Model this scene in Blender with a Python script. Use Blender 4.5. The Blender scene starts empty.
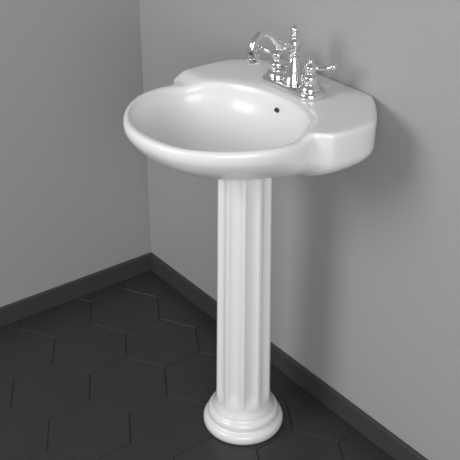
import bpy, bmesh, math
from mathutils import Vector, Matrix
sc=bpy.context.scene
# ---------- materials
def mat(name,col,rough=.5,metal=0,coat=0,noise=0,nscale=5,bump=0):
    m=bpy.data.materials.new(name);m.use_nodes=True
    nt=m.node_tree;b=nt.nodes['Principled BSDF']
    b.inputs['Base Color'].default_value=(*col,1);b.inputs['Roughness'].default_value=rough
    b.inputs['Metallic'].default_value=metal;b.inputs['Coat Weight'].default_value=coat
    b.inputs['Coat Roughness'].default_value=.12
    if noise or bump:
        tc=nt.nodes.new('ShaderNodeTexCoord');n=nt.nodes.new('ShaderNodeTexNoise')
        n.inputs['Scale'].default_value=nscale;n.inputs['Detail'].default_value=4
        nt.links.new(tc.outputs['Object'],n.inputs['Vector'])
        if noise:
            r=nt.nodes.new('ShaderNodeValToRGB')
            r.color_ramp.elements[0].color=(*[c*(1-noise) for c in col],1)
            r.color_ramp.elements[1].color=(*[c*(1+noise) for c in col],1)
            nt.links.new(n.outputs['Fac'],r.inputs['Fac']);nt.links.new(r.outputs['Color'],b.inputs['Base Color'])
        if bump:
            bp=nt.nodes.new('ShaderNodeBump');bp.inputs['Strength'].default_value=bump;bp.inputs['Distance'].default_value=.002
            nt.links.new(n.outputs['Fac'],bp.inputs['Height']);nt.links.new(bp.outputs['Normal'],b.inputs['Normal'])
    return m
M_wall=mat('wall_paint',(.36,.36,.36),.6,noise=.02,nscale=2)
M_base=mat('baseboard_paint',(.048,.048,.049),.5)
M_tile=mat('tile',(.033,.032,.030),.42,noise=.12,nscale=6,bump=.1)
M_grout=mat('grout',(.016,.016,.016),.8)
M_porc=mat('porcelain',(.78,.78,.775),.32,coat=.3)
M_chr=mat('chrome',(.80,.80,.81),.06,metal=1)
M_dark=mat('dark_hole',(.02,.02,.02),.5)
def obj(name,bm,m,parent=None,smooth=True,mods=True):
    me=bpy.data.meshes.new(name);bmesh.ops.recalc_face_normals(bm,faces=bm.faces[:]);bm.to_mesh(me);bm.free()
    o=bpy.data.objects.new(name,me);sc.collection.objects.link(o);me.materials.append(m)
    if smooth:
        for p in me.polygons:p.use_smooth=True
    if parent:o.parent=parent
    return o
def box(name,a,b,m,bev=0):
    bm=bmesh.new();bmesh.ops.create_cube(bm,size=1)
    for v in bm.verts:
        v.co=Vector([(a[i]+b[i])/2+v.co[i]*(b[i]-a[i]) for i in range(3)])
    if bev: bmesh.ops.bevel(bm,geom=bm.edges[:],offset=bev,segments=3,affect='EDGES')
    return obj(name,bm,m,smooth=False)
# ---------- room
box('wall_right',(-.1,0,0),(4,.1,2.7),M_wall)
box('wall_left',(-.1,-4,0),(0,0,2.7),M_wall)
BH=.062
box('baseboard_right',(.012,-.012,0),(4,0,BH),M_base,.002)
box('baseboard_left',(0,-4,0),(.012,0,BH),M_base,.002)
bm=bmesh.new()
def quad(bm,a,b,z):
    vs=[bm.verts.new((a[0],a[1],z)),bm.verts.new((b[0],a[1],z)),bm.verts.new((b[0],b[1],z)),bm.verts.new((a[0],b[1],z))];return bm.faces.new(vs)
quad(bm,(-.1,-4),(4,.1),-.0015)
R=.118;g=.0014
dx=math.sqrt(3)*R;dy=1.5*R
for j in range(-1,24):
    for i in range(-1,22):
        cx=i*dx+(j%2)*dx/2+.05;cy=-j*dy-.02
        if cx>4 or cy<-4: continue
        top=[];bot=[]
        for k in range(6):
            a=math.radians(60*k+30)
            top.append(bm.verts.new((cx+(R-g-.001)*math.cos(a),cy+(R-g-.001)*math.sin(a),0)))
            bot.append(bm.verts.new((cx+(R-g)*math.cos(a),cy+(R-g)*math.sin(a),-.0015)))
        f=bm.faces.new(top);f.material_index=1
        for k in range(6):
            f=bm.faces.new((bot[k],bot[(k+1)%6],top[(k+1)%6],top[k]));f.material_index=1
me=bpy.data.meshes.new('floor');bm.to_mesh(me);bm.free()
fo=bpy.data.objects.new('floor',me);sc.collection.objects.link(fo);me.materials.append(M_grout);me.materials.append(M_tile)

# ---------- sink
CX=.79
sink=bpy.data.objects.new('pedestal_sink',None);sc.collection.objects.link(sink);sink.location=(CX,0,0)
def sm(a,b,x):
    t=min(1,max(0,(x-a)/(b-a)));return t*t*(3-2*t)
def skew(w,d): return (w,d-.11*w*sm(.08,.22,d)*(1-.35*sm(.35,.5,d)))
half=[(0,.002),(.06,.002),(.118,.002),(.142,.010),(.19,.05),(.226,.088),(.238,.12),(.241,.165),(.239,.210),(.230,.238),(.211,.250),(.206,.264),(.209,.30),(.202,.345),(.177,.393),(.133,.441),(.074,.477),(0,.489)]
def cr(pts,n=10):
    out=[];N=len(pts)
    for i in range(N):
        p0,p1,p2,p3=[Vector(pts[(i+k)%N]) for k in (-1,0,1,2)]
        for s in range(n):
            t=s/n
            out.append(.5*((2*p1)+(-p0+p2)*t+(2*p0-5*p1+4*p2-p3)*t*t+(-p0+3*p1-3*p2+p3)*t**3))
    return out
loop=half+[(-w,d) for w,d in reversed(half[1:-1])]
dense=[Vector(skew(*v)) for v in cr(loop)]
O=Vector((0,.30));NA=256
def ray(poly,ang):
    D=Vector((math.sin(ang),-math.cos(ang)))
    best=0
    for i in range(len(poly)):
        a=poly[i]-O;b=poly[(i+1)%len(poly)]-O;e=b-a
        den=D.x*e.y-D.y*e.x
        if abs(den)<1e-12: continue
        t=(a.x*e.y-a.y*e.x)/den;u=(a.x*D.y-a.y*D.x)/den
        if t>0 and -1e-6<=u<=1+1e-6: best=max(best,t)
    return O+D*best
angs=[2*math.pi*i/NA for i in range(NA)]
out=[ray(dense,a) for a in angs]
inpoly=[]
for k in range(240):
    a=2*math.pi*k/240
    c,s=math.cos(a),math.sin(a)
    w=.187*math.copysign(abs(c)**.92,c);d=s
    d=.303+(.164 if d>0 else .142)*math.copysign(abs(d)**.97,d)
    inpoly.append(Vector(skew(w,d)))
inn=[ray(inpoly,a) for a in angs]
def ztop(d): return .882-.012*sm(.22,.27,d)-.004*sm(.3,.5,d)
def zlow(d): return .822+.022*sm(.20,.33,d)
PC=Vector((-.03,.215))
rings=[]
def ring(f): rings.append([f(i) for i in range(NA)])
col=[PC+Vector((math.sin(a),-math.cos(a)))*.05 for a in angs]
Z0=.745
for k in range(0,19):
    def f(i,k=k):
        pm=math.radians(90-14*sm(.24,.33,out[i].y));ph=pm*k/18
        p=col[i].lerp(out[i],(math.sin(ph)/math.sin(pm))**1.05);z=Z0+(zlow(out[i].y)-Z0)*(1-math.cos(ph))/(1-math.cos(pm))
        return (p.x,p.y,z)
    ring(f)
def edge(inset,dz):
    def f(i):
        d=(O-out[i]).normalized();p=out[i]+d*inset
        return (p.x,p.y,ztop(out[i].y)+dz)
    ring(f)
edge(-.001,-.015);edge(-.001,-.009);edge(.0005,-.004);edge(.0035,-.001);edge(.008,0)
def top(fr,dz):
    def f(i):
        a=out[i]+(O-out[i]).normalized()*.008;b=inn[i]+(inn[i]-O).normalized()*.004
        p=a.lerp(b,fr);return (p.x,p.y,ztop(out[i].y*(1-fr)+inn[i].y*fr)+dz)
    ring(f)
for fr,dz in((.2,0),(.4,0),(.6,-.0005),(.8,-.001),(1,-.002)):top(fr,dz)
DC=Vector((0,.31));DZ=.770
def inside(fr,z):
    def f(i):
        c=O.lerp(DC,min(1,z));p=c.lerp(inn[i],fr);zt=ztop(inn[i].y)
        return (p.x,p.y,zt+(DZ-zt)*z)
    ring(f)
inside(1.0,.04)
for k in range(1,17):
    ph=math.radians(90*k/16)
    inside(max(.12,math.cos(ph)**.9),.05+.95*math.sin(ph)**.9)
bm=bmesh.new();V=[]
for r in rings:V.append([bm.verts.new((x,-y,z)) for x,y,z in r])
for a,b in zip(V,V[1:]):
    for i in range(NA):
        j=(i+1)%NA;bm.faces.new((a[i],a[j],b[j],b[i]))
bm.faces.new(V[-1]);bm.faces.new(list(reversed(V[0])))
obj('basin',bm,M_porc,sink)
def lathe(name,prof,m,parent,loc=(0,0,0),n=48,flute=None,rot=None):
    bm=bmesh.new();V=[]
    for r,z in prof:
        row=[]
        for i in range(n):
            a=2*math.pi*i/n;rr=r
            if flute:rr=r*(1-flute(a,z))
            row.append(bm.verts.new((rr*math.cos(a),rr*math.sin(a),z)))
        V.append(row)
    for a,b in zip(V,V[1:]):
        for i in range(n):
            j=(i+1)%n;bm.faces.new((a[i],a[j],b[j],b[i]))
    bm.faces.new(V[-1]);bm.faces.new(list(reversed(V[0])))
    if rot: bmesh.ops.transform(bm,matrix=rot,verts=bm.verts[:])
    for v in bm.verts:v.co+=Vector(loc)
    return obj(name,bm,m,parent)
def flute(a,z):
    amp=.15*sm(.09,.115,z)*(1-sm(.715,.735,z))
    c=abs(math.sin(a*5+.35))
    return amp*min(1,max(0,(c-.35)/.65))**.6
prof=[(.094,0),(.099,.003),(.101,.010),(.101,.018),(.099,.024),(.094,.028),(.0885,.030),(.0875,.033),(.089,.038),(.089,.045),(.086,.051),(.081,.054),(.078,.056),(.077,.061),(.074,.068),(.0705,.075),(.0695,.082)]
for k in range(0,44):
    z=.09+k*(.755-.09)/43;prof.append((.069-.008*(z-.09)/.66,z))
prof.append((.061,.765))
lathe('pedestal',prof,M_porc,sink,(PC.x,-PC.y,0),240,flute)
lathe('drain',[(.022,.0),(.022,.002),(.019,.003),(.017,.0015),(.0165,.003),(.008,.004),(.001,.0042)],M_chr,sink,(DC.x,-DC.y,DZ))
nrm=Vector((0,-1,.8)).normalized()
q=nrm.to_track_quat('Z','Y').to_matrix().to_4x4()
lathe('overflow_hole',[(.0045,-.006),(.0045,.0008),(.0036,.0012),(.001,.0012)],M_dark,sink,(.014,-.1685,.852),32,rot=q)

# ---------- faucet
fa=bpy.data.objects.new('faucet',None);sc.collection.objects.link(fa);FD=-.110;FZ=.8812
fa.location=(CX-.001,FD,FZ);fa.scale=(1.05,1.05,1.0)
def stadium(name,rows,L):
    bm=bmesh.new();V=[];n=48
    for r,z in rows:
        row=[]
        for i in range(n):
            a=2*math.pi*i/n;x=r*math.cos(a);y=r*math.sin(a)
            x+=L if (math.cos(a)>1e-6) else (-L if math.cos(a)<-1e-6 else 0)
            row.append(bm.verts.new((x,y,z)))
        V.append(row)
    for a,b in zip(V,V[1:]):
        for i in range(n):
            j=(i+1)%n;bm.faces.new((a[i],a[j],b[j],b[i]))
    bm.faces.new(V[-1]);bm.faces.new(list(reversed(V[0])))
    return obj(name,bm,M_chr,fa)
stadium('base_plate',[(.029,0),(.030,.002),(.030,.010),(.029,.0125),(.027,.014),(.024,.0148),(.018,.015)],.052)
def tube(name,pts,rad,parent,m=M_chr,n=24,sub=8):
    P=[Vector(p) for p in pts];D=[];Rr=[]
    for i in range(len(P)-1):
        p0=P[max(0,i-1)];p1=P[i];p2=P[i+1];p3=P[min(len(P)-1,i+2)]
        for s in range(sub):
            t=s/sub
            D.append(.5*((2*p1)+(-p0+p2)*t+(2*p0-5*p1+4*p2-p3)*t*t+(-p0+3*p1-3*p2+p3)*t**3))
            u=t*t*(3-2*t);Rr.append(rad[i]*(1-u)+rad[i+1]*u)
    D.append(P[-1]);Rr.append(rad[-1])
    bm=bmesh.new();V=[];prev=None
    for i,p in enumerate(D):
        T=(D[min(i+1,len(D)-1)]-D[max(i-1,0)]).normalized()
        if prev is None: X=T.orthogonal().normalized()
        else: X=(prev-T*prev.dot(T)).normalized()
        prev=X;Y=T.cross(X)
        V.append([bm.verts.new(p+(X*math.cos(2*math.pi*k/n)+Y*math.sin(2*math.pi*k/n))*Rr[i]) for k in range(n)])
    for a,b in zip(V,V[1:]):
        for i in range(n):
            j=(i+1)%n;bm.faces.new((a[i],a[j],b[j],b[i]))
    bm.faces.new(V[-1]);bm.faces.new(list(reversed(V[0])))
    return obj(name,bm,m,parent)
def smp(prof,sub=5):
    P=[Vector(p) for p in prof];o=[]
    for i in range(len(P)-1):
        p0=P[max(0,i-1)];p1=P[i];p2=P[i+1];p3=P[min(len(P)-1,i+2)]
        for s in range(sub):
            t=s/sub;v=.5*((2*p1)+(-p0+p2)*t+(2*p0-5*p1+4*p2-p3)*t*t+(-p0+3*p1-3*p2+p3)*t**3)
            o.append((max(.0004,v.x),v.y))
    o.append(tuple(P[-1]));return o
body=smp([(.021,.013),(.0225,.018),(.0205,.024),(.0175,.034),(.0155,.048),(.0125,.062),(.0095,.072),(.0130,.078),(.0095,.083),(.0125,.094),(.0135,.100),(.0115,.107),(.0080,.112),(.0080,.116),(.0095,.119),(.006,.122),(.0085,.129),(.0065,.135),(.002,.139)])
lathe('spout_body',body,M_chr,fa,(0,0,0),40)
tube('spout',[(0,-.006,.098),(0,-.022,.096),(0,-.042,.108),(0,-.062,.130),(0,-.086,.137),(0,-.105,.121),(0,-.108,.102),(0,-.104,.090)],[.011,.0090,.0078,.0075,.0073,.0077,.0085,.0105],fa)
tube('spout_tip',[(0,-.106,.095),(0,-.103,.086),(0,-.102,.080)],[.0118,.0132,.011],fa)
for k,sx in enumerate((-1,1)):
    h=smp([(.021,.013),(.0225,.018),(.020,.024),(.0155,.029),(.0175,.038),(.0170,.045),(.0105,.051),(.0125,.059),(.0130,.065),(.008,.071),(.0055,.075),(.006,.079),(.001,.083)])
    lathe('handle_%d'%(k+1),h,M_chr,fa,(sx*.051,0,0),36)
    dv=Vector((.75,.6,0)).normalized()
    if sx<0: dv=Vector((-.85,-.15,0)).normalized()
    b=Vector((sx*.051,0,.062))
    tube('lever_%d'%(k+1),[b,b+dv*.018+Vector((0,0,.001)),b+dv*.032+Vector((0,0,.003)),b+dv*.040+Vector((0,0,.005)),b+dv*.047+Vector((0,0,.006)),b+dv*.053+Vector((0,0,.007))],[.0075,.0055,.0065,.0052,.008,.003],fa)

# ---------- lights
def area(name,loc,tgt,size,e,col=(1,1,1)):
    l=bpy.data.lights.new(name,'AREA');l.size=size;l.energy=e;l.color=col
    o=bpy.data.objects.new(name,l);sc.collection.objects.link(o);o.location=loc
    o.rotation_euler=(Vector(tgt)-Vector(loc)).to_track_quat('-Z','Y').to_euler();return o
area('key_light',(.5,-2.6,1.9),(.9,0,.6),1.0,33)
area('fill_light',(3.4,-2.0,1.5),(0,-.7,.2),1.8,60)
w=bpy.data.worlds.new('world');sc.world=w;w.use_nodes=True
w.node_tree.nodes['Background'].inputs[0].default_value=(1,1,1,1);w.node_tree.nodes['Background'].inputs[1].default_value=.28
# ---------- camera
cam=bpy.data.cameras.new('cam');co=bpy.data.objects.new('camera',cam);sc.collection.objects.link(co)
p=math.radians(29.4)
co.location=(2.217,-1.358,1.6)
dr=Vector((-.798*math.cos(p),.603*math.cos(p),-math.sin(p)))
co.rotation_euler=dr.to_track_quat('-Z','Y').to_euler()
cam.lens=73.25;cam.sensor_width=36;cam.clip_start=.05
sc.camera=co
sc.view_settings.view_transform='Standard'
